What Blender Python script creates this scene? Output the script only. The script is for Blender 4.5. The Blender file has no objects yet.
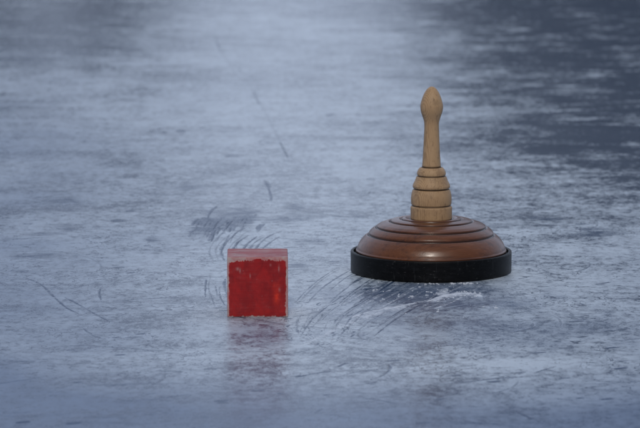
import bpy, bmesh, math, random
import numpy as np
from mathutils import Vector, Matrix

random.seed(4)
RNG = np.random.default_rng(11)
R = math.radians
S = bpy.context.scene
COL = S.collection

# ------------------------------------------------------------------ camera
CAM_H, PITCH, LENS = 0.90, R(7.7), 200.0
cam = bpy.data.cameras.new('camera')
cam.lens = LENS; cam.sensor_width = 36.0
cam.clip_start = 0.1; cam.clip_end = 3000
cam.dof.use_dof = True; cam.dof.focus_distance = 5.72; cam.dof.aperture_fstop = 10.5
camo = bpy.data.objects.new('camera', cam); COL.objects.link(camo)
camo.location = (0, 0, CAM_H); camo.rotation_euler = (math.pi/2 - PITCH, 0, 0)
S.camera = camo

# ------------------------------------------------------------------ sky, sun, exposure
SUN_EL, SUN_AZ = R(38), R(183)          # azimuth measured clockwise from +Y: behind the camera
w = bpy.data.worlds.new('World'); S.world = w; w.use_nodes = True
wn = w.node_tree; wn.nodes.clear()
sky = wn.nodes.new('ShaderNodeTexSky'); sky.sky_type = 'NISHITA'; sky.sun_disc = False
sky.sun_elevation = SUN_EL; sky.sun_rotation = SUN_AZ
sky.air_density = 1.0; sky.dust_density = 0.6; sky.ozone_density = 1.5; sky.altitude = 300
bg = wn.nodes.new('ShaderNodeBackground'); bg.inputs[1].default_value = 0.07
wo = wn.nodes.new('ShaderNodeOutputWorld')
cl = wn.nodes.new('ShaderNodeMix'); cl.data_type = 'RGBA'      # added cloud cover, shaped bright ahead and dark behind for the light
tc = wn.nodes.new('ShaderNodeTexCoord'); sx_ = wn.nodes.new('ShaderNodeSeparateXYZ'); wn.links.new(tc.outputs['Generated'], sx_.inputs[0])
mr = wn.nodes.new('ShaderNodeMapRange'); mr.interpolation_type = 'SMOOTHSTEP'; wn.links.new(sx_.outputs[1], mr.inputs[0])
mr.inputs[1].default_value = -.35; mr.inputs[2].default_value = 1.0; mr.inputs[3].default_value = 0; mr.inputs[4].default_value = 1
cc = wn.nodes.new('ShaderNodeMix'); cc.data_type = 'RGBA'; wn.links.new(mr.outputs[0], cc.inputs[0])
cc.inputs[6].default_value = (1.3, 1.6, 2.2, 1); cc.inputs[7].default_value = (10.6, 12.2, 15.6, 1)
cl.inputs[0].default_value = .92; wn.links.new(cc.outputs[2], cl.inputs[7])
wn.links.new(sky.outputs[0], cl.inputs[6]); wn.links.new(cl.outputs[2], bg.inputs[0]); wn.links.new(bg.outputs[0], wo.inputs[0])
sl = bpy.data.lights.new('sun', 'SUN'); sl.energy = 1.7; sl.angle = R(10); sl.color = (1.0, 0.93, 0.84)
so = bpy.data.objects.new('sun', sl); COL.objects.link(so)
sd = Vector((math.sin(SUN_AZ)*math.cos(SUN_EL), math.cos(SUN_AZ)*math.cos(SUN_EL), math.sin(SUN_EL)))
so.rotation_euler = sd.to_track_quat('Z', 'Y').to_euler(); so.location = (0, -3, 6)
S.view_settings.view_transform = 'Standard'; S.view_settings.look = 'None'
S.view_settings.gamma = 1; S.view_settings.use_curve_mapping = False
S.view_settings.exposure = -0.04
S.render.engine = 'CYCLES'

# ------------------------------------------------------------------ helpers
FPX = 640*LENS/36.0
def ground(px, py):
    """where the line of sight through a spot of the 640x428 photo meets the ice"""
    x = (px-320)/FPX; u = (214-py)/FPX
    c, s = math.cos(PITCH), math.sin(PITCH)
    dy = c + u*s; dz = -s + u*c
    t = CAM_H/(-dz)
    return x*t, dy*t

def tag(o, label=None, cat=None, group=None, kind=None):
    if label: o['label'] = label
    if cat: o['category'] = cat
    if group: o['group'] = group
    if kind: o['kind'] = kind
    return o
def link(name, me, mat=None, parent=None):
    o = bpy.data.objects.new(name, me); COL.objects.link(o)
    if mat is not None: me.materials.append(mat)
    if parent is not None: o.parent = parent
    return o
def mesh_np(name, co, quads, smooth=True):
    me = bpy.data.meshes.new(name)
    me.vertices.add(len(co)); me.vertices.foreach_set('co', co.astype(np.float32).ravel())
    n = len(quads); k = quads.shape[1]
    me.loops.add(n*k); me.loops.foreach_set('vertex_index', quads.astype(np.int32).ravel())
    me.polygons.add(n)
    me.polygons.foreach_set('loop_start', np.arange(0, n*k, k, dtype=np.int32))
    me.update(calc_edges=True); me.validate()
    me.polygons.foreach_set('use_smooth', np.full(n, smooth))
    return me
def vattr(me, name, arr):
    a = me.attributes.new(name, 'FLOAT', 'POINT'); a.data.foreach_set('value', arr.astype(np.float32).ravel())

def hash2(i, j, seed):
    h = (i.astype(np.int64)*374761393 + j.astype(np.int64)*668265263 + seed*974634777) & 0xffffffff
    h = ((h ^ (h >> 13))*1274126177) & 0xffffffff
    h = (h ^ (h >> 16)) & 0xffffffff
    return h.astype(np.float64)/0xffffffff
def vnoise(x, y, seed=0):
    xi = np.floor(x); yi = np.floor(y); fx = x-xi; fy = y-yi
    fx = fx*fx*fx*(fx*(fx*6-15)+10); fy = fy*fy*fy*(fy*(fy*6-15)+10)
    a = hash2(xi, yi, seed); b = hash2(xi+1, yi, seed); c = hash2(xi, yi+1, seed); d = hash2(xi+1, yi+1, seed)
    return (a*(1-fx)+b*fx)*(1-fy) + (c*(1-fx)+d*fx)*fy      # 0..1
def fbm(x, y, wl, octs=4, seed=0, gain=0.55):
    s = 0; a = 1; t = 0
    for k in range(octs):
        ang = 0.6*k+0.3*seed; ca, sa = math.cos(ang), math.sin(ang)
        s = s + a*(vnoise((ca*x-sa*y)/wl+17.3*k, (sa*x+ca*y)/wl-9.1*k, seed*31+k)-0.5)
        t += a; a *= gain; wl *= 0.5
    return s/t*2                                             # about -1..1
def sstep(a, b, x):
    t = np.clip((x-a)/(b-a), 0, 1); return t*t*(3-2*t)

class NT:
    """small shader-graph builder"""
    def __init__(s, name):
        s.m = bpy.data.materials.new(name); s.m.use_nodes = True
        s.t = s.m.node_tree; s.t.nodes.clear()
        s.out = s.t.nodes.new('ShaderNodeOutputMaterial')
        s.b = s.t.nodes.new('ShaderNodeBsdfPrincipled'); s.t.links.new(s.b.outputs[0], s.out.inputs[0])
    def put(s, sock, v):
        if hasattr(v, 'is_linked'): s.t.links.new(v, sock)
        elif isinstance(v, (tuple, list)) and len(v) == 3 and sock.type == 'RGBA': sock.default_value = (*v, 1)
        else: sock.default_value = v
    def P(s, **kw):
        for k, v in kw.items(): s.put(s.b.inputs[k.replace('_', ' ')], v)
    def math(s, op, a, b=0.0, clamp=False):
        n = s.t.nodes.new('ShaderNodeMath'); n.operation = op; n.use_clamp = clamp
        s.put(n.inputs[0], a); s.put(n.inputs[1], b); return n.outputs[0]
    def mix(s, f, a, b):
        n = s.t.nodes.new('ShaderNodeMix'); n.data_type = 'RGBA'
        s.put(n.inputs[0], f); s.put(n.inputs[6], a); s.put(n.inputs[7], b); return n.outputs[2]
    def mixf(s, f, a, b):
        n = s.t.nodes.new('ShaderNodeMix'); n.data_type = 'FLOAT'
        s.put(n.inputs[0], f); s.put(n.inputs[2], a); s.put(n.inputs[3], b); return n.outputs[0]
    def ramp(s, v, lo, hi, a=0.0, b=1.0):
        n = s.t.nodes.new('ShaderNodeMapRange'); n.interpolation_type = 'SMOOTHSTEP'
        s.put(n.inputs[0], v); n.inputs[1].default_value = lo; n.inputs[2].default_value = hi
        n.inputs[3].default_value = a; n.inputs[4].default_value = b; return n.outputs[0]
    def obj(s, scale=(1, 1, 1), loc=(0, 0, 0), rot=(0, 0, 0)):
        c = s.t.nodes.new('ShaderNodeTexCoord'); m = s.t.nodes.new('ShaderNodeMapping')
        m.inputs['Scale'].default_value = scale; m.inputs['Location'].default_value = loc; m.inputs['Rotation'].default_value = rot
        s.t.links.new(c.outputs['Object'], m.inputs[0]); return m.outputs[0]
    def noise(s, vec, scale, detail=3, rough=0.55, dist=0.0):
        n = s.t.nodes.new('ShaderNodeTexNoise'); n.inputs['Scale'].default_value = scale
        n.inputs['Detail'].default_value = detail; n.inputs['Roughness'].default_value = rough
        n.inputs['Distortion'].default_value = dist; s.t.links.new(vec, n.inputs['Vector']); return n.outputs[0]
    def attr(s, name):
        n = s.t.nodes.new('ShaderNodeAttribute'); n.attribute_name = name; return n.outputs['Fac']
    def bump(s, h, dist, strength=1.0, prev=None):
        n = s.t.nodes.new('ShaderNodeBump'); n.inputs['Distance'].default_value = dist; s.put(n.inputs['Strength'], strength)
        s.put(n.inputs['Height'], h)
        if prev is not None: s.put(n.inputs['Normal'], prev)
        return n.outputs[0]

# ------------------------------------------------------------------ materials
def mat_ice():
    n = NT('ice')
    v = n.obj()
    frost = n.attr('frost'); clear = n.attr('clear'); white = n.attr('white')
    f1 = n.noise(n.obj((.8, 1, 1)), 330, 3, 0.62); f2 = n.noise(n.obj((.8, .5, 1), (3, 1, 0)), 90, 4, 0.62)
    f3 = n.noise(n.obj((.8, .6, 1), (9, 5, 0)), 11, 5, 0.62); f4 = n.noise(n.obj((.7, 1, 1), (2, 7, 0)), 170, 2, .5)
    brk = n.math('ADD', n.math('MULTIPLY', n.math('SUBTRACT', f1, .5), .8), n.math('MULTIPLY', n.math('SUBTRACT', f2, .5), .8))
    clear = n.math('MULTIPLY', n.ramp(n.math('ADD', clear, n.math('MULTIPLY', brk, 1.25)), .06, .85), n.ramp(clear, .0, .12))
    white = n.math('MULTIPLY', n.ramp(n.math('ADD', white, n.math('MULTIPLY', brk, 1.3)), .16, .95), n.ramp(white, .02, .2))
    k = n.math('ADD', frost, n.math('MULTIPLY', n.math('SUBTRACT', f1, .5), 1.15))
    k = n.math('ADD', k, n.math('MULTIPLY', n.math('SUBTRACT', f2, .5), 1.45))
    k = n.math('ADD', k, n.math('MULTIPLY', n.math('SUBTRACT', f3, .5), .8))
    k = n.ramp(k, .06, .98)
    # thin wandering hairlines where blades and soles have scuffed the skin of the ice
    r1 = n.math('ABSOLUTE', n.math('SUBTRACT', n.noise(n.obj((1, .7, 1), (4, 4, 0)), 38, 2, .5, 1.2), .5))
    r2 = n.math('ABSOLUTE', n.math('SUBTRACT', n.noise(n.obj((.6, 1, 1), (7, 1, 0)), 22, 3, .55, .6), .5))
    m1 = n.ramp(n.noise(n.obj((1, .5, 1), (1, 3, 0)), 7, 3, .6), .46, .60)
    m2 = n.ramp(n.noise(n.obj((1, .5, 1), (6, 3, 0)), 11, 3, .6), .44, .60)
    k = n.math('MULTIPLY', k, n.math('SUBTRACT', 1.0, n.math('MULTIPLY', n.ramp(r1, .006, .026, .85, 0), m1)))
    k = n.math('MULTIPLY', k, n.math('SUBTRACT', 1.0, n.math('MULTIPLY', n.ramp(r2, .004, .016, .9, 0), m2)))
    k = n.math('MULTIPLY', k, n.ramp(f4, .27, .34, .2, 1))
    f5 = n.noise(n.obj((.55, 1, 1), (12, 7, 0), (0, 0, .25)), 62, 3, .55)
    k = n.math('MULTIPLY', k, n.ramp(f5, .64, .69, 1, .25))
    k = n.math('MULTIPLY', k, n.math('SUBTRACT', 1.0, n.math('MULTIPLY', clear, .97)), True)
    gl = n.math('MULTIPLY', n.attr('gloss'), n.ramp(n.math('ADD', f3, n.math('MULTIPLY', brk, .5)), .62, .40, .6, 1))
    k = n.math('MULTIPLY', k, n.math('SUBTRACT', 1.0, n.math('MULTIPLY', gl, .62)))
    k = n.math('ADD', k, n.ramp(f4, .68, .74, 0, .35), True)
    k = n.math('MAXIMUM', k, white)
    base = n.mix(k, ICE_CLEAR, ICE_FROST)
    base = n.mix(n.math('MULTIPLY', clear, .8), base, (.040, .075, .150))
    base = n.mix(n.math('MULTIPLY', gl, n.math('SUBTRACT', .75, n.math('MULTIPLY', clear, .6))), base, (.13, .185, .30))
    base = n.mix(n.attr('edge_shade'), base, n.mix(k, ICE_EDGE_SHADE, (.150, .215, .345)))  # light falloff at the view edges, painted into the ice colour
    base = n.mix(n.math('MULTIPLY', white, .9), base, ICE_WHITE)
    n.P(Base_Color=base, Roughness=n.mixf(k, n.mixf(gl, .24, .13), .36), IOR=1.31)
    n.P(Specular_IOR_Level=n.math('SUBTRACT', n.mixf(k, .36, .5), n.math('ADD', n.math('MULTIPLY', clear, .20), n.math('MULTIPLY', n.attr('edge_shade'), .16))))
    b = n.bump(f2, .0009, n.mixf(gl, .6, .22))
    b = n.bump(f1, .00035, n.mixf(k, .12, 1.0), b)
    n.P(Normal=b)
    return n.m
ICE_EDGE_SHADE = (.045, .08, .16); ICE_CLEAR = (.022, .044, .092); ICE_FROST = (.545, .635, .74); ICE_WHITE = (.66, .72, .82)

def mat_beech():
    n = NT('pale_beech_wood')
    c = n.t.nodes.new('ShaderNodeTexCoord'); sp = n.t.nodes.new('ShaderNodeSeparateXYZ'); n.t.links.new(c.outputs['Object'], sp.inputs[0])
    x, y, z = sp.outputs
    warp = n.noise(n.obj((1, 1, .12)), 28, 2, .5)
    d = n.math('ADD', n.math('MULTIPLY', x, 1.0), n.math('MULTIPLY', y, .35))
    d = n.math('ADD', d, n.math('MULTIPLY', warp, .0035))
    d = n.math('ADD', d, n.math('MULTIPLY', z, .008))
    ring = n.math('SINE', n.math('MULTIPLY', d, 3600))
    ring = n.ramp(ring, -.3, 1.0)
    fine = n.noise(n.obj((1, 1, .05)), 900, 2, .6)
    fleck = n.noise(n.obj((1, 1, .16), (5, 2, 1)), 420, 2, .6)
    big = n.noise(n.obj((1, 1, .5)), 22, 3, .55)
    col = n.mix(big, (.33, .205, .112), (.57, .395, .235))
    col = n.mix(n.math('MULTIPLY', ring, .27), col, (.17, .085, .036))
    col = n.mix(n.math('MULTIPLY', n.ramp(fleck, .55, .72), .45), col, (.13, .068, .035))
    col = n.mix(n.math('MULTIPLY', n.ramp(fine, .5, .75), .30), col, (.52, .36, .21))
    hand = n.noise(n.obj((1, 1, .6), (9, 9, 2)), 60, 5, .7)
    col = n.mix(n.math('MULTIPLY', n.ramp(hand, .52, .68), .38), col, (.12, .075, .05))
    groove_dark = n.attr('groove_dark')
    col = n.mix(n.math('MULTIPLY', groove_dark, .85), col, (.022, .012, .008))
    n.P(Base_Color=col, Roughness=n.mixf(fleck, .42, .6), IOR=1.45, Specular_IOR_Level=.32)
    n.P(Normal=n.bump(n.math('ADD', fine, n.math('MULTIPLY', ring, .5)), .0003, .6))
    return n.m
def mat_disc():
    n = NT('stained_turned_wood')
    g1 = n.noise(n.obj((.10, 1, 1)), 120, 4, .6, .3)
    g2 = n.noise(n.obj((.05, 1, 1), (3, 3, 3)), 420, 3, .6)
    big = n.noise(n.obj((.5, 1, 1), (1, 7, 0)), 14, 4, .6)
    col = n.mix(big, (.070, .023, .009), (.185, .066, .026))
    col = n.mix(n.math('MULTIPLY', n.ramp(g1, .45, .7), .55), col, (.036, .013, .008))
    col = n.mix(n.math('MULTIPLY', n.ramp(g2, .52, .72), .35), col, (.25, .095, .045))
    sc = n.noise(n.obj((.4, 1, 1), (8, 1, 2)), 55, 5, .7)
    col = n.mix(n.math('MULTIPLY', n.ramp(sc, .64, .70), .35), col, (.30, .17, .11))
    groove_dark = n.attr('groove_dark')
    col = n.mix(n.math('MULTIPLY', groove_dark, .9), col, (.010, .005, .004))
    n.P(Base_Color=col, Roughness=n.mixf(sc, .28, .45), IOR=1.5, Coat_Weight=.18, Coat_Roughness=.16)
    n.P(Normal=n.bump(n.math('ADD', g2, sc), .0003, .5))
    return n.m
def mat_rim():
    n = NT('black_rubber')
    a = n.noise(n.obj((1, 1, 3)), 60, 5, .65); b = n.noise(n.obj(), 900, 2, .5)
    st = n.noise(n.obj((1, 1, .12), (4, 4, 0)), 220, 3, .6)
    col = n.mix(n.ramp(a, .4, .75), (.003, .0033, .004), (.007, .008, .010))
    col = n.mix(n.math('MULTIPLY', n.ramp(st, .60, .74), .3), col, (.05, .055, .06))
    sf = n.noise(n.obj((1, 1, 2.5), (2, 6, 1)), 95, 6, .75)
    col = n.mix(n.math('MULTIPLY', n.ramp(sf, .60, .66), .5), col, (.06, .062, .066))
    n.P(Base_Color=col, Roughness=n.mixf(a, .30, .55), IOR=1.4, Specular_IOR_Level=.2)
    n.P(Normal=n.bump(n.math('ADD', b, n.math('MULTIPLY', a, 2.0)), .0004, .4))
    return n.m
def mat_cube():
    n = NT('worn_red_paint')
    paint = n.attr('paint'); thick = n.attr('thick'); orange_spot = n.attr('tint')
    v = n.obj()
    a = n.noise(n.obj((1, 1, .7)), 70, 6, .68, .5); b = n.noise(n.obj((1, 1, 1), (2, 2, 2)), 33, 6, .68, .4)
    grain = n.noise(n.obj((.06, 1, 1)), 420, 3, .6)
    wood = n.mix(grain, (.36, .29, .29), (.56, .48, .48))
    wood = n.mix(n.math('MULTIPLY', n.ramp(b, .38, .62), .8), wood, (.46, .15, .16))
    thin = n.mix(n.ramp(grain, .35, .65), (.26, .035, .050), (.44, .17, .18))
    red = n.mix(n.ramp(a, .35, .7), (.245, .006, .009), (.38, .011, .012))
    red = n.mix(n.math('MULTIPLY', n.ramp(b, .5, .72), .35), red, (.22, .006, .012))
    red = n.mix(n.math('MULTIPLY', orange_spot, .9), red, (.68, .035, .012))  # brighter orange-red spot in the paint colour
    col = n.mix(thick, thin, red)
    col = n.mix(paint, wood, col)
    n.P(Base_Color=col, Roughness=n.mixf(n.math('MULTIPLY', paint, thick), .62, .42), IOR=1.47, Specular_IOR_Level=.35)
    h = n.math('ADD', n.math('MULTIPLY', paint, 1.4), n.math('ADD', n.math('MULTIPLY', a, .7), n.math('MULTIPLY', grain, .5)))
    n.P(Normal=n.bump(h, .0004, .7))
    return n.m
def mat_snow():
    n = NT('snow'); n.P(Base_Color=(.62, .68, .78), Roughness=.55, IOR=1.31); n.P(Subsurface_Weight=0.0)
    n.P(Normal=n.bump(n.noise(n.obj(), 700, 3), .0008, .6)); return n.m
def mat_bank():
    n = NT('old_snow'); a = n.noise(n.obj(), .8, 6, .6)
    n.P(Base_Color=n.mix(a, (.50, .56, .64), (.72, .76, .82)), Roughness=.8); n.P(Normal=n.bump(a, .12, .6)); return n.m
def mat_needles():
    n = NT('needles'); a = n.noise(n.obj(), 2.5, 3)
    n.P(Base_Color=n.mix(a, (.014, .026, .018), (.035, .055, .032)), Roughness=.75); return n.m
def mat_bark():
    n = NT('bark'); a = n.noise(n.obj((1, 1, .2)), 14, 5)
    n.P(Base_Color=n.mix(a, (.030, .022, .018), (.11, .085, .07)), Roughness=.9); n.P(Normal=n.bump(a, .03, .8)); return n.m

ICE, BEECH, DISC, RIM, PAINT, SNOW = mat_ice(), mat_beech(), mat_disc(), mat_rim(), mat_cube(), mat_snow()

# ------------------------------------------------------------------ the ice sheet (dense where the scratches are)
def build_ice():
    xs = list(np.arange(-1.32, 1.3201, .00165)); d = .00165
    x = xs[-1]
    ext = []
    while x < 500: d *= 1.35; x += d; ext.append(x)
    xs = np.array([-e for e in ext[::-1]] + xs + ext)
    ys = [4.15]
    while ys[-1] < 13.3: ys.append(ys[-1] + max(.0032, .62*ys[-1]**2/(CAM_H*FPX*1.6)))
    d = .02; y = ys[-1]; e2 = []
    while y < 900: d *= 1.3; y += d; e2.append(y)
    d = .0035; y = 4.15; e1 = []
    while y > -60: d *= 1.35; y -= d; e1.append(y)
    ys = np.array(e1[::-1] + ys + e2)
    X, Y = np.meshgrid(xs, ys)
    ny, nx = X.shape
    H = np.zeros_like(X)
    fade = sstep(1.6, 1.3, np.abs(X))*sstep(3.9, 4.3, Y)*sstep(13.6, 12.8, Y)
    # slow swells, ripples and a fine skin
    H += .0011*fbm(X, Y, .42, 2, 3)
    rip = fbm(X, Y*.75, .085, 4, 7)
    H += .00042*rip*(.45+.55*vnoise(X/.3, Y/.5, 5))
    H += .00008*fbm(X, Y, .016, 3, 9)
    # clear / frosted coverage
    big = fbm(X*.8, Y*.55, .34, 4, 21)
    fine = fbm(X, Y*.62, .032, 4, 23, .62)
    stre = fbm(X*.35+Y*.05, Y, .06, 4, 29, .6)
    frost = .68 + .26*big + .22*fine + .22*stre
    # thinner frost right and far left deepens dark reflections; thinned in front as painted falloff
    rf = sstep(-.04, .48, X/(Y/6.0) - .045*(10.5-Y) + .10*fbm(X*.3, Y*.5, .3, 3, 71)) * sstep(5.9, 7.8, Y)
    lf = sstep(-.10, -.45, X/(Y/6.0)) * sstep(8.6, 10.8, Y)
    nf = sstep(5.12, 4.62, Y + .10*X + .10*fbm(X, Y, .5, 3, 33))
    frost -= (.66+.85*fbm(X*.6, Y*.8, .05, 5, 77, .7)+.22*fbm(X*.5, Y*.5, .3, 3, 78))*rf + .48*lf + .10*nf
    edge_shade = np.clip(.9*nf + (.85)*sstep(.0, -.60, X/(Y/5.))*sstep(12.5, 6., Y)*(1+.5*fbm(X, Y, .4, 3, 35)) + .40*sstep(.20, .62, X/(Y/5.))*sstep(8., 5., Y), 0, 1)  # painted falloff mask: darkens the front, left and right of the ice
    clear = np.zeros_like(X); white = np.zeros_like(X); gloss = np.zeros_like(X)

    def stroke(pts, wid, k_clear=0., k_white=0., depth=0., rag=.35, seed=0, taper=True, px=True):
        P = np.array([ground(*p) for p in pts]) if px else np.array(pts, float)
        # resample smoothly (Catmull-Rom)
        Q = []
        n = len(P)
        for i in range(n-1):
            p0 = P[max(i-1, 0)]; p1 = P[i]; p2 = P[i+1]; p3 = P[min(i+2, n-1)]
            for t in np.linspace(0, 1, 10, endpoint=False):
                Q.append(.5*((2*p1)+(-p0+p2)*t+(2*p0-5*p1+4*p2-p3)*t*t+(-p0+3*p1-3*p2+p3)*t**3))
        Q.append(P[-1]); Q = np.array(Q)
        m = wid*3+.006
        i0, i1 = np.searchsorted(xs, [Q[:, 0].min()-m, Q[:, 0].max()+m]); j0, j1 = np.searchsorted(ys, [Q[:, 1].min()-m, Q[:, 1].max()+m])
        if i1-i0 < 2 or j1-j0 < 2: return
        sx = X[j0:j1, i0:i1]; sy = Y[j0:j1, i0:i1]
        best = np.full(sx.shape, 9.); tt = np.zeros(sx.shape)
        L = len(Q)-1
        for i in range(L):
            a = Q[i]; b = Q[i+1]; ab = b-a; l2 = max(ab@ab, 1e-12)
            t = np.clip(((sx-a[0])*ab[0]+(sy-a[1])*ab[1])/l2, 0, 1)
            dd = np.hypot(sx-a[0]-t*ab[0], sy-a[1]-t*ab[1])
            mk = dd < best; best = np.where(mk, dd, best); tt = np.where(mk, (i+t)/L, tt)
        wv = wid*(1+rag*fbm(sx, sy, .03, 3, 40+seed))
        if taper: wv = wv*(np.clip(np.minimum(tt, 1-tt)*5, .12, 1)**.6)
        d_ = best/np.maximum(wv, 1e-5)
        s = sstep(1.35, .55, d_)*(1-rag*.8*np.clip(fbm(sx, sy, .022, 3, 60+seed)+.1, 0, 1))
        sl_ = (slice(j0, j1), slice(i0, i1))
        if k_clear: clear[sl_] = np.maximum(clear[sl_], k_clear*s)
        if k_white: white[sl_] = np.maximum(white[sl_], k_white*s)
        if depth:
            H[sl_] += depth*s*(-1) + abs(depth)*.35*np.exp(-(d_-1.7)**2*2.5)

    def patch(px, py, rx, ry, k, kind='clear', seed=0, comb=0.):
        cx, cy = ground(px, py); dxm = abs(ground(px+rx, py)[0]-cx); dym = abs(ground(px, py-ry)[1]-cy)
        i0, i1 = np.searchsorted(xs, [cx-2*dxm, cx+2*dxm]); j0, j1 = np.searchsorted(ys, [cy-2*dym, cy+2*dym])
        sx = X[j0:j1, i0:i1]; sy = Y[j0:j1, i0:i1]
        r = np.hypot((sx-cx)/dxm, (sy-cy)/dym) + (.55*fbm(sx, sy*.5, .05, 4, 80+seed) if kind == 'gloss' else 1.15*fbm(sx*.55, sy, .045, 5, 80+seed, .7))
        s = sstep(1.15, .25, r)*k
        if comb: s *= .78+.22*np.sin((sx-cx)*2*math.pi/.011 + (sy-cy)*comb + 2*fbm(sx, sy, .06, 2, 5))
        s *= (.85 if kind == 'gloss' else .75)+(.2 if kind == 'gloss' else .5)*fbm(sx, sy, .016, 3, 90+seed)
        A = {'clear': clear, 'white': white, 'gloss': gloss}[kind]
        sl_ = (slice(j0, j1), slice(i0, i1)); A[sl_] = np.maximum(A[sl_], np.clip(s, 0, 1))

    # long thin crack running away to the upper left, with its broken dark spots
    stroke([(214, 34), (222, 52), (236, 74), (250, 86), (259, 101), (268, 117), (278, 138), (289, 160)], .0018, .35, 0, .0003, .9, 1, False)
    for a in ([(238, 68), (242, 73)], [(253, 89), (258, 102), (263, 105)], [(274, 103), (281, 104)], [(280, 142), (288, 157)], [(215, 38), (220, 50)]):
        stroke(a, .0021, .7, 0, .0003, .7, 2)
    stroke([(264, 180), (269, 190), (271, 197), (271, 201)], .0026, .9, 0, .0004, .6, 3)
    stroke([(266, 181), (270, 188)], .005, .5, 0, 0, .3, 3)
    # dark dents
    for (a, b, rx, ry) in ((330, 114.5, 8, 2.6), (181, 131, 6, 1.8), (164, 132, 3, 1.4), (192, 43, 4, 2), (296, 207, 13, 3.5), (288, 219, 33, 5), (120, 221, 8, 1.8),
                           (42, 234, 20, 3), (68, 230, 16, 4), (36, 255, 24, 4), (20, 271, 22, 3), (150, 240, 12, 3), (188, 186, 20, 4), (232, 156, 12, 3),
                           (310, 241, 16, 2.5), (64, 200, 18, 3), (300, 266, 14, 3), (356, 216, 14, 3), (128, 212, 14, 2.5), (590, 232, 46, 7), (545, 219, 22, 3)):
        patch(a, b, rx, ry, .62 if rx > 10 else .85, seed=int(a))
    patch(212, 225, 22, 10, 1.0, seed=3); patch(240, 219, 24, 11, .9, seed=4); patch(222, 218, 34, 11, .6, seed=8)
    for i in range(34):
        a, b = random.gauss(224, 17), random.gauss(223, 6); l = random.uniform(3, 10)
        stroke([(a-l*.5, b+l*.8), (a-l*.2, b+l*.1), (a+l*.5, b-l*.5)], random.uniform(.0015, .0034), random.uniform(.4, 1), 0, .0003, .8, 400+i)
    patch(205, 232, 14, 6, .5, seed=7)
    # arcs swept round by turning stocks, left of and above the block
    rs = random.Random(5)
    J = lambda a: rs.uniform(-a, a)
    def fam(n, base, sp, jo, je, w, kk, seed, cut=.5, dirn=(1., 0.)):
        # a loose family of scrapes: neighbours share a course, each has its own length, weight and wobble
        for i in range(n):
            o = i*sp+J(jo); e = J(je); m = len(base)
            a = 0; b = m-1
            if m > 3 and rs.random() < cut: a = rs.choice((0, 1))
            if m > 3 and rs.random() < cut: b = m-1-rs.choice((0, 1))
            f = rs.uniform(.85, 1.15)
            p = [(x+o*dirn[0]*(1+.08*q*f)+J(.8)+e*(q-m/2)*.25, y+o*dirn[1]+J(.9)) for q, (x, y) in enumerate(base)][a:b+1]
            stroke(p, w*rs.uniform(.55, 1.35), kk*rs.uniform(.45, 1.15), 0, rs.choice((.0001, .0003, .0004)), .8, seed+i)
            if rs.random() < .75:
                stroke([(x+rs.uniform(1.2, 2), y) for x, y in p], w*.45, 0, kk*rs.uniform(.3, .6), -.0002, .9, seed+40+i)
    fam(9, [(213, 262), (209, 252), (212, 243), (220, 236), (229, 230)], 6.0, 1.6, 1.5, .0022, .85, 0, .7)
    fam(6, [(207, 252), (203, 243), (207, 235), (216, 228)], 6.0, 2, 2.5, .0017, .8, 130, .7)
    fam(3, [(221, 256), (218, 249), (222, 241), (231, 236)], 13, 3, 2, .0016, .8, 8, .4)
    fam(5, [(207, 277), (205, 286), (206, 297), (211, 307)], 4.4, 1.4, 1.6, .0021, .85, 14, .6)
    fam(13, [(292, 304), (304, 291), (318, 279), (336, 268), (350, 262)], 7.5, 5, 4, .0019, .8, 20, .8)
    fam(15, [(292, 336), (303, 322), (318, 309), (338, 296), (360, 284)], 6.2, 6, 6, .0014, .7, 36, .8)
    fam(9, [(299, 333), (298, 325), (302, 316), (310, 308)], 6.2, 3, 3, .0015, .7, 60, .6)
    fam(6, [(292, 318), (310, 313), (332, 310), (352, 303)], 5, 6, 4, .0014, .6, 80, .6, (1, 1.6))
    fam(7, [(176, 226), (190, 221), (206, 222), (222, 228)], 4, 5, 4, .0013, .6, 90, .6, (1, .9))
    for i in range(60):      # short curls between the block and the stock
        x0, y0 = rs.uniform(290, 372), rs.uniform(290, 345); r = rs.uniform(2.5, 8); a0 = rs.uniform(0, 6.28); da = rs.uniform(.8, 2.4)
        stroke([(x0+r*math.cos(a0+da*k/4), y0+.42*r*math.sin(a0+da*k/4)) for k in range(5)], rs.uniform(.0011, .0022), rs.uniform(.3, .9), 0, .0003, .8, 300+i)
    # glossy ice, also darker in colour, directly before the stock with pale scrapes in it
    patch(258, 333, 44, 18, .42, 'gloss', seed=54); patch(436, 297, 125, 24, 1, 'gloss', seed=51); patch(500, 330, 170, 26, .7, 'gloss', seed=55); patch(372, 308, 60, 22, .8, 'gloss', seed=53); patch(400, 293, 62, 8, .42, seed=56)
    patch(385, 291, 30, 5, .35, seed=52)
    for i in range(13):
        x0 = 350+i*9.2+J(7)
        stroke([(x0-24+J(9), 312-i*.3+random.uniform(-5, 2)), (x0-8+J(3), 303), (x0+8, 293), (x0+22, 286-random.uniform(0, 2))], random.uniform(.0014, .0036), 0, random.uniform(.3, .6), -.0005, .7, 70+i)
    for i in range(20):
        x0 = random.uniform(318, 440); y0 = random.uniform(286, 314)
        l = random.uniform(8, 26)
        stroke([(x0-l, y0+l*.45), (x0, y0), (x0+l*.6, y0-l*.3)], .0025, 0, random.uniform(.15, .4), -.0004, .8, 90+i)
    # the bright ridge of scraped frost
    stroke([(350, 321), (376, 314), (402, 307), (424, 303), (440, 299), (454, 295.5), (466, 294.3), (478, 296)], .016, 0, .52, -.0002, .9, 120)
    stroke([(428, 302), (440, 299), (451, 296), (462, 294), (474, 295), (481, 297)], .010, 0, 1.0, -.0014, .8, 121)
    stroke([(352, 318), (372, 312.5), (396, 308), (416, 303.5)], .005, 0, .8, -.0012, .8, 122)
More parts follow.
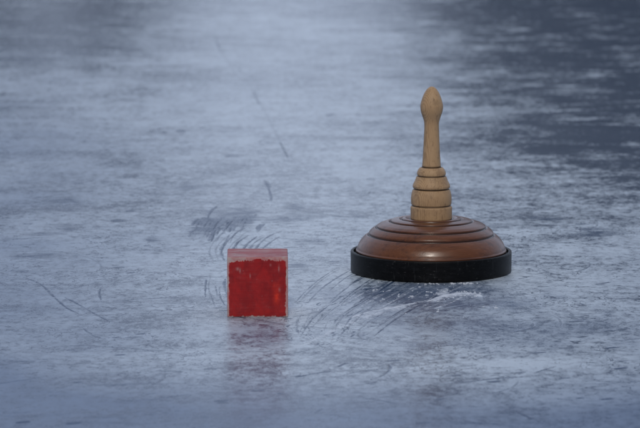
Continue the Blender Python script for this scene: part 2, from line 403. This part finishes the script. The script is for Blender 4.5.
    stroke([(300, 347), (330, 333), (352, 323), (380, 317)], .007, 0, .5, -.0006, .9, 123)
    stroke([(447, 289), (444, 292), (442, 297)], .009, 0, .7, -.001, .9, 124)
    stroke([(482, 306), (496, 307)], .010, 0, .4, -.0006, .9, 125)
    # scattered marks everywhere: hair scratches, short nicks, faint arcs
    for i in range(430):
        yy = 4.4 + 6.5*random.random()**1.4; xx = random.uniform(-.65, .65)*yy/5.0
        l = random.choice((.02, .04, .07, .12)); a = random.gauss(.12, .5); cv = random.gauss(0, .25)
        p = [(xx, yy), (xx+l*math.cos(a)*.5, yy+l*math.sin(a)*.5+cv*l*.3), (xx+l*math.cos(a), yy+l*math.sin(a))]
        stroke(p, random.uniform(.0014, .0030), random.uniform(.25, .8), 0, .0004, .6, i, True, False)
    for i in range(70):
        cx, cy = random.uniform(-.7, .5), random.uniform(4.7, 7.0); r = random.uniform(.05, .35); a0 = random.uniform(0, 6.28); da = random.uniform(.4, 1.3)
        p = [(cx+r*math.cos(a0+da*k/5), cy+r*math.sin(a0+da*k/5)) for k in range(6)]
        stroke(p, random.uniform(.0014, .0026), random.uniform(.2, .55), 0, .0004, .7, i, True, False)
    # curved groove lines at the lower left
    stroke([(22, 277), (40, 284), (52, 295), (66, 307), (80, 314)], .0022, .7, 0, .0004, .8, 201)
    stroke([(64, 297), (78, 304), (92, 312), (110, 322)], .0022, .7, 0, .0004, .8, 202)
    stroke([(101, 288), (99, 293), (101, 300)], .0022, .6, 0, .0006, .5, 203)
    stroke([(82, 327), (92, 335), (106, 340)], .0020, .6, 0, .0004, .8, 204)
    for i in range(260):
        yy = 4.5+6.0*random.random()**1.3; xx = random.uniform(-.62, .62)*yy/5.0; r = random.uniform(.002, .006)
        stroke([(xx-r, yy), (xx+r, yy+r)], r*random.uniform(.6, 1.2), random.uniform(.4, .95), 0, .0004, .5, i, False, False)
    H *= fade
    co = np.stack([X, Y, H], -1).reshape(-1, 3)
    idx = np.arange(ny*nx).reshape(ny, nx)
    q = np.stack([idx[:-1, :-1], idx[:-1, 1:], idx[1:, 1:], idx[1:, :-1]], -1).reshape(-1, 4)
    me = mesh_np('ice', co, q)
    vattr(me, 'frost', frost); vattr(me, 'edge_shade', edge_shade); vattr(me, 'gloss', gloss); vattr(me, 'clear', np.clip(clear, 0, 1)); vattr(me, 'white', np.clip(white, 0, 1))
    return tag(link('ice', me, ICE), kind='structure')
build_ice()

# ------------------------------------------------------------------ far bank and its conifers (seen only as dark reflections)
def build_bank():
    xs = np.linspace(-260, 260, 261); ys = np.array([46, 47, 48.5, 51, 55, 62, 75, 100, 150, 300, 800.])
    X, Y = np.meshgrid(xs, ys)
    H = .55*sstep(46.5, 53, Y) + .12*fbm(X, Y, 6, 3, 2)*sstep(47, 50, Y) - .06
    Y = Y + 1.2*fbm(X, X*0, 14, 3, 8)*(Y < 60)
    idx = np.arange(X.size).reshape(X.shape)
    q = np.stack([idx[:-1, :-1], idx[:-1, 1:], idx[1:, 1:], idx[1:, :-1]], -1).reshape(-1, 4)
    return tag(link('snowy_bank', mesh_np('snowy_bank', np.stack([X, Y, H], -1).reshape(-1, 3), q), mat_bank()), kind='structure')
build_bank()
NEED, BARK = mat_needles(), mat_bark()
def conifer(x, y, h, rad, seed, label):
    rn = random.Random(seed)
    root = bpy.data.objects.new('conifer_tree', None); COL.objects.link(root); root.location = (x, y, .35)
    tag(root, label, 'tree', 'conifers on the far bank')
    bm = bmesh.new()
    bmesh.ops.create_cone(bm, cap_ends=True, segments=10, radius1=.05*h*.45, radius2=.01, depth=h*.96, matrix=Matrix.Translation((0, 0, h*.48-.3)))
    me = bpy.data.meshes.new('trunk'); bm.to_mesh(me); bm.free(); link('trunk', me, BARK, root)
    V, F = [], []
    z = .25
    while z < h:
        t = z/h; rr = rad*(1-t)**.85*rn.uniform(.8, 1.1)+.12
        nb = max(6, int(13*(1-t))+5)
        for b in range(nb):
            a = rn.uniform(0, 6.283); L = rr*rn.uniform(.7, 1.15)
            ca, sa = math.cos(a), math.sin(a)
            for s in range(9):
                u = (s+.6)/9; px, py, pz = ca*L*u, sa*L*u, z - .38*L*u*u + .1*L*u
                for k in range(3):
                    wd = rn.uniform(.10, .24)*(1.15-u*.6); ln = rn.uniform(.15, .34)
                    th = a + rn.uniform(-1.3, 1.3); dz = rn.uniform(-.28, .02)
                    qx, qy, qz = px+math.cos(th)*ln, py+math.sin(th)*ln, pz+dz
                    nx, ny = -math.sin(th)*wd*.5, math.cos(th)*wd*.5
                    i = len(V)
                    V += [(px+nx, py+ny, pz), (px-nx, py-ny, pz), (qx-nx*.3, qy-ny*.3, qz), (qx+nx*.3, qy+ny*.3, qz)]
                    F.append((i, i+1, i+2, i+3))
        z += .17+.08*t
    me = mesh_np('crown', np.array(V), np.array(F), False); link('crown', me, NEED, root)
TREES = [(2.5, 50, 11, 1.9), (5.0, 49, 11.5, 2.2), (7.9, 50.5, 13, 2.6), (11.0, 50, 13.5, 2.8), (4.3, 53.5, 12.5, 2.4), (14.6, 51, 14, 2.9),
         (-2.9, 51, 7.6, 1.5), (-5.0, 50, 9.0, 1.9), (-8.2, 51.5, 7.8, 2.2), (-11.5, 51, 8.8, 2.3), (8.6, 54.5, 15.4, 2.9)]
LAB = ['smallest conifer at the left end of the right-hand row on the far bank', 'young conifer second from the gap in the right-hand row', 'middle-sized conifer third from the gap in the right-hand row',
       'tall conifer fourth from the gap in the right-hand row', 'conifer standing behind the two youngest of the right-hand row', 'outermost conifer at the right end of the far bank',
       'smallest conifer nearest the gap in the left-hand row', 'second conifer from the gap in the left-hand row', 'third conifer from the gap in the left-hand row', 'outermost conifer at the left end of the far bank',
       'tallest conifer standing behind the right-hand row']
for k, (t, l) in enumerate(zip(TREES, LAB)): conifer(*t, 100+k, l)

# ------------------------------------------------------------------ lathe
def rounded(pts):
    """pts: (r, z, fillet) in mm -> dense profile in metres"""
    out = []
    n = len(pts)
    for i, p in enumerate(pts):
        r, z = p[0], p[1]; f = p[2] if len(p) > 2 else 0
        if f == 0 or i in (0, n-1): out.append((r, z)); continue
        a = Vector((pts[i-1][0]-r, pts[i-1][1]-z)); b = Vector((pts[i+1][0]-r, pts[i+1][1]-z))
        fa = min(f, a.length*.48); fb = min(f, b.length*.48)
        A = a.normalized()*fa; B = b.normalized()*fb
        for k in range(6):
            t = k/5; q = A*(1-t)**2 + B*t*t
            out.append((r+q.x, z+q.y))
    return out
def lathe(name, pts, mat, parent, seg=160, groove_dark=(), wob=.0, step=1.2):
    pr = rounded(pts); dense = []
    for i in range(len(pr)-1):
        (r0, z0), (r1, z1) = pr[i], pr[i+1]; L = math.hypot(r1-r0, z1-z0)
        for k in range(max(1, int(L/step))): t = k/max(1, int(L/step)); dense.append((r0+(r1-r0)*t, z0+(z1-z0)*t))
    dense.append(pr[-1])
    D = np.array(dense); n = len(D)
    th = np.arange(seg)/seg*2*math.pi
    RR = D[:, 0][:, None] + wob*fbm(np.cos(th)[None]*3+D[:, 1][:, None]*.05, np.sin(th)[None]*3+D[:, 1][:, None]*.03, 1., 3, 5)
    RR = np.where(D[:, 0][:, None] < .01, 0.0001, RR)
    co = np.stack([RR*np.cos(th), RR*np.sin(th), np.repeat(D[:, 1][:, None], seg, 1)], -1).reshape(-1, 3)/1000
    idx = np.arange(n*seg).reshape(n, seg); nx_ = np.roll(idx, -1, 1)
    q = np.stack([idx[:-1], nx_[:-1], nx_[1:], idx[1:]], -1).reshape(-1, 4)
    me = mesh_np(name, co, q)
    dm = np.zeros(n)
    for (r, z, wd) in groove_dark: dm = np.maximum(dm, np.exp(-(((D[:, 0]-r)**2+(D[:, 1]-z)**2)/wd**2)))  # darker colour round the listed grooves and joints
    vattr(me, 'groove_dark', np.repeat(dm[:, None], seg, 1))
    return link(name, me, mat, parent)

# ------------------------------------------------------------------ the ice stock
sx, sy = ground(431.0, 271.0)
stock = bpy.data.objects.new('ice_stock', None); COL.objects.link(stock)
stock.location = (sx, sy, .0006); stock.rotation_euler = (0, 0, .35)
tag(stock, 'turned wooden ice stock with pale handle, brown domed disc and black rim', 'ice stock')
lathe('rim', [(0, 0), (133.9, 0, .6), (135.8, 1.8, 1), (135.9, 33.6, 1.0), (134.6, 34.9, .8), (131.0, 34.9, .6), (130.2, 34.0, .4), (129.8, 27.5), (119, 27.5)], RIM, stock, 220, wob=.25, step=2.5)
disc_pts = [(119, 27.7), (126.0, 27.7), (126.4, 34.0, .6), (127.0, 34.6, .3), (126.8, 36.6, .6), (125.2, 37.6, 1), (124.2, 42.5, 3), (120.5, 50, 3), (114.5, 57.2, 2), (109.6, 61.4, 1.2), (107.8, 61.6, .4), (105.4, 60.6, .4), (104.6, 61.8, .4), (104.9, 65.8, 1.0), (102.0, 69.6, 2), (96.4, 73.8, 1.2),
            (94.8, 74.0, .4), (92.2, 73.0, .4), (91.4, 74.0, .4), (91.6, 77.2, 1.0), (86, 80.6, 2), (76, 83.8, 2), (72.4, 84.6, 1.0), (71.0, 84.2, .4), (68.9, 82.4, .4), (68.2, 83.4, .4), (67.8, 86.6, 1.0), (60, 88.4, 2), (53.4, 88.8, 1), (51.4, 86.4, .4), (49.8, 86.6, .4), (49.0, 89.8, .8),
            (44, 90.8, 1), (39.5, 89.8, .8), (36.5, 88.4, .6), (30, 88.3), (0, 88.3)]
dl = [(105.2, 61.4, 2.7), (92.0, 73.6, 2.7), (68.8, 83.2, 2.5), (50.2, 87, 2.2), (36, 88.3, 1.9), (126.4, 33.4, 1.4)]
lathe('disc', disc_pts, DISC, stock, 220, groove_dark=dl, wob=.15, step=.7)
h = bpy.data.objects.new('handle', None)
# parts of the turned handle; every collar reaches a little way into the groove above it
lathe('handle_base', [(0, 88.4), (34.4, 88.4), (35.0, 89.6, .6), (35.0, 108.5, 1.5), (34.2, 110.2, .8), (32.4, 110.6, .4), (32.2, 112.2), (0, 112.2)], BEECH, stock, 120, groove_dark=[(35, 88.4, 1.2), (32.2, 111.6, 1.4)], wob=.12, step=1)
lathe('collar', [(0, 112.25), (32.4, 112.25), (33.3, 112.7, .4), (33.9, 114.5, 1.0), (34.5, 122, 5), (33.8, 130, 4), (31.6, 137.6, 2), (30.8, 138.6, .6), (28.8, 138.9, .4), (28.7, 140.4), (0, 140.4)], BEECH, stock, 120, groove_dark=[(32.4, 112.2, 1.1), (28.8, 139.6, 1.6)], wob=.12, step=1)
lathe('collar', [(0, 140.45), (29.0, 140.45), (31.0, 141.4, .5), (31.6, 144.4, 1.0), (30.6, 148.0, 3), (27.6, 153.5, 4), (25.8, 159.0, 2), (25.0, 160.6, .6), (23.0, 160.8, .4), (22.9, 162.2), (0, 162.2)], BEECH, stock, 120, groove_dark=[(29, 140.5, 1.2), (23, 161.4, 1.5)], wob=.12, step=1)
lathe('collar', [(0, 162.25), (23.0, 162.25), (23.9, 162.8, .4), (24.4, 165.5, 1.2), (23.4, 170, 3), (20.8, 174.2, 2), (18.4, 175.8, 1), (16.3, 176.2, .6), (0, 176.3)], BEECH, stock, 120, groove_dark=[(23, 162.3, 1.0), (16.3, 176.3, 1.4)], wob=.12, step=1)
Z = lambda y: (271-y)*1.707
P = 1.69
prof = [(0, 176.35), (15.9, 176.4), (15.7, 179), (15.2, 185, 4), (14.1, Z(152), 8), (12.9, Z(138), 8), (12.3, Z(130), 6), (12.1, Z(125.5), 5), (12.9, Z(122), 4), (15.0, Z(118), 5), (17.6, Z(114), 5), (19.0, Z(110), 5), (19.1, Z(106.5), 5),
        (17.3, Z(102), 6), (15.1, Z(98), 6), (12.5, Z(94.5), 5), (9.2, Z(91.3), 4), (5.8, Z(89.2), 3), (2.8, Z(88.2), 2), (0, Z(87.9))]
lathe('handle', prof, BEECH, stock, 120, groove_dark=[(16, 177, 1.6)], wob=.22, step=1.5)
bpy.data.objects.remove(h)

# ------------------------------------------------------------------ the red block
def build_block():
    A = .0945; N = 150; rad = .0016
    u = np.linspace(-1, 1, N+1)
    U, W = np.meshgrid(u, u)
    co, qs, pa, tk, ti = [], [], [], [], []
    off = 0
    g = A/2
    for f in range(6):
        one = np.ones_like(U)
        c = [(U, -one, W), (one, U, W), (-U, one, W), (-one, -U, W), (U, W, one), (U, -W, -one)][f]
        p = np.stack(c, -1)*g
        # rounded edges with little dings
        wear = .0007*np.clip(fbm(p[..., 0]+p[..., 2]*.7, p[..., 1]+p[..., 2], .012, 3, 4), 0, 1)
        rr = (rad + wear)[..., None]
        inner = np.clip(p, -(g-rr), g-rr); d = p-inner; L = np.linalg.norm(d, axis=-1, keepdims=True)
        p = inner + d/np.maximum(L, 1e-9)*np.minimum(L, rr)
        a, b = U*g*1000, W*g*1000            # mm on the face
        e = g*1000
        n1 = fbm(a+f*90, b, 9, 4, 6+f); n2 = fbm(a*1.0, b*.28+f*70, 3.2, 3, 14+f, .6); n3 = fbm(a+f*50, b, 4, 3, 30+f)
        if f == 4:      # top: worn thin with streaks along the grain
            s = fbm(a*.12, b, 7, 4, 44, .6)
            paint = np.clip(.72+.7*s+.35*n1, 0, 1); thick = np.clip(.26+.6*s, 0, .7); tint = a*0
        else:
            side = e-np.abs(a)
            n4 = fbm(a, b*.10+f*33, 1.5, 2, 51+f)
            lim = 5.0 + 2.2*n1 + 2.6*np.maximum(n2, -.2) + 2.2*n4 - 3.0*sstep(20, 0, np.abs(a-4)) + 3.5*sstep(-30, -42, a)
            top = sstep(0, .9, (e-b) - np.maximum(lim, 1.5))
            bot = sstep(0, .8, (b+e) - (1.5+1.8*n3+1.2*n4))
            sd_ = sstep(0, .8, side - (2.2+1.6*n1+1.2*n3 + 1.0*(a > 0)))
            nick = sstep(.72, .6, n3*.6+n1*.55)
            paint = top*bot*sd_*np.clip(nick, 0, 1)
            # pale nicks and drips below the upper edge
            for (qx, qz, wx, wz) in ((-31, 29, 2.2, 2.6), (-27, 26, 1.2, 3.5), (-12, 18, .7, 3), (20, 35, 1.3, 2), (33, 30, 1.1, 5), (34, -4, 1.4, 3), (22, 10, .6, .8)):
                qx = qx + .9*n4
                paint = paint*(1-.38*np.exp(-((a-qx)/wx)**2-((b-qz)/wz)**2))
            paint = np.maximum(paint, .30*np.clip(n1+.3, 0, 1))
            thick = np.clip(.97-.12*np.clip(n1, 0, 1), 0, 1)
            tint = np.exp(-((a-30-n1*2)/4.0)**2-((b+15)/11)**2)*(.8+.6*n3) + .45*np.exp(-((a-28)/6)**2-((b-2)/5)**2)*np.clip(.5+n3, 0, 1)
            if f != 0: tint = tint*.3
        co.append(p.reshape(-1, 3)); pa.append(paint.ravel()); tk.append(thick.ravel()); ti.append(np.clip(tint, 0, 1).ravel())
        idx = np.arange((N+1)**2).reshape(N+1, N+1)+off; off += (N+1)**2
        qs.append(np.stack([idx[:-1, :-1], idx[:-1, 1:], idx[1:, 1:], idx[1:, :-1]], -1).reshape(-1, 4))
    co = np.concatenate(co); co[:, 2] += g
    me = mesh_np('wooden_block', co, np.concatenate(qs))
    for nm, v in (('paint', pa), ('thick', tk), ('tint', ti)): vattr(me, nm, np.concatenate(v))
    bm = bmesh.new(); bm.from_mesh(me); bmesh.ops.remove_doubles(bm, verts=bm.verts, dist=1e-6); bm.to_mesh(me); bm.free()
    bx, by = ground(257.7, 317.6)
    o = link('wooden_block', me, PAINT)
    ang = math.atan2(-bx, by)
    o.rotation_euler = (0, 0, ang); o.location = (bx - math.sin(ang)*g, by + math.cos(ang)*g, .0004)
    return tag(o, 'red painted wooden cube with worn pale edges standing left of the ice stock', 'wooden block')
build_block()

# ------------------------------------------------------------------ frost crumbs scraped up before the stock
def build_crumbs():
    bm = bmesh.new()
    def lump(px, py, r, fl=.5):
        x, y = ground(px, py)
        m = Matrix.Translation((x, y, r*fl*.5)) @ Matrix.Rotation(random.uniform(0, 6.28), 4, 'Z') @ Matrix.Diagonal((r*random.uniform(.8, 1.9), r*random.uniform(.7, 1.3), r*fl, 1))
        v = bmesh.ops.create_icosphere(bm, subdivisions=2, radius=1, matrix=m)['verts']
        for q in v: q.co += Vector((random.gauss(0, 1), random.gauss(0, 1), random.gauss(0, 1)))*r*.13
    for c, s, n in ((433, 3.5, 9), (453, 2.5, 10), (461, 2, 5), (471, 4, 12), (418, 3, 2), (400, 3, 2)):
        for i in range(n): lump(random.gauss(c, s), 283.9+random.uniform(-.2, .9)-abs(c-431)*.012, random.uniform(.0006, .0022))
    for i in range(34): lump(random.gauss(445, 4.2), random.gauss(294, 2.4), random.uniform(.0006, .0022), .6)
    for i in range(230):
        t = random.random(); lump(434+46*t+random.gauss(0, 1), 300.5-7*math.sin(t*2.0)+random.gauss(0, 1.2)+1.5*t*t, random.uniform(.0004, .0017), .5)
    for i in range(90): lump(random.gauss(415, 45), random.gauss(300, 9), random.expovariate(1/.00035)+.0003, .5)
    for (a, b) in ((427, 293), (428, 296), (413, 296), (398, 297), (486, 307), (494, 307), (382, 300), (372, 290)):
        for i in range(3): lump(a+random.gauss(0, 2), b+random.gauss(0, .7), random.uniform(.0008, .0020))
    me = bpy.data.meshes.new('frost_crumbs'); bm.to_mesh(me); bm.free()
    for p in me.polygons: p.use_smooth = True
    return tag(link('frost_crumbs', me, SNOW), 'white crumbs of scraped frost lying on the ice in front of the ice stock', 'frost crumbs', kind='stuff')
build_crumbs()
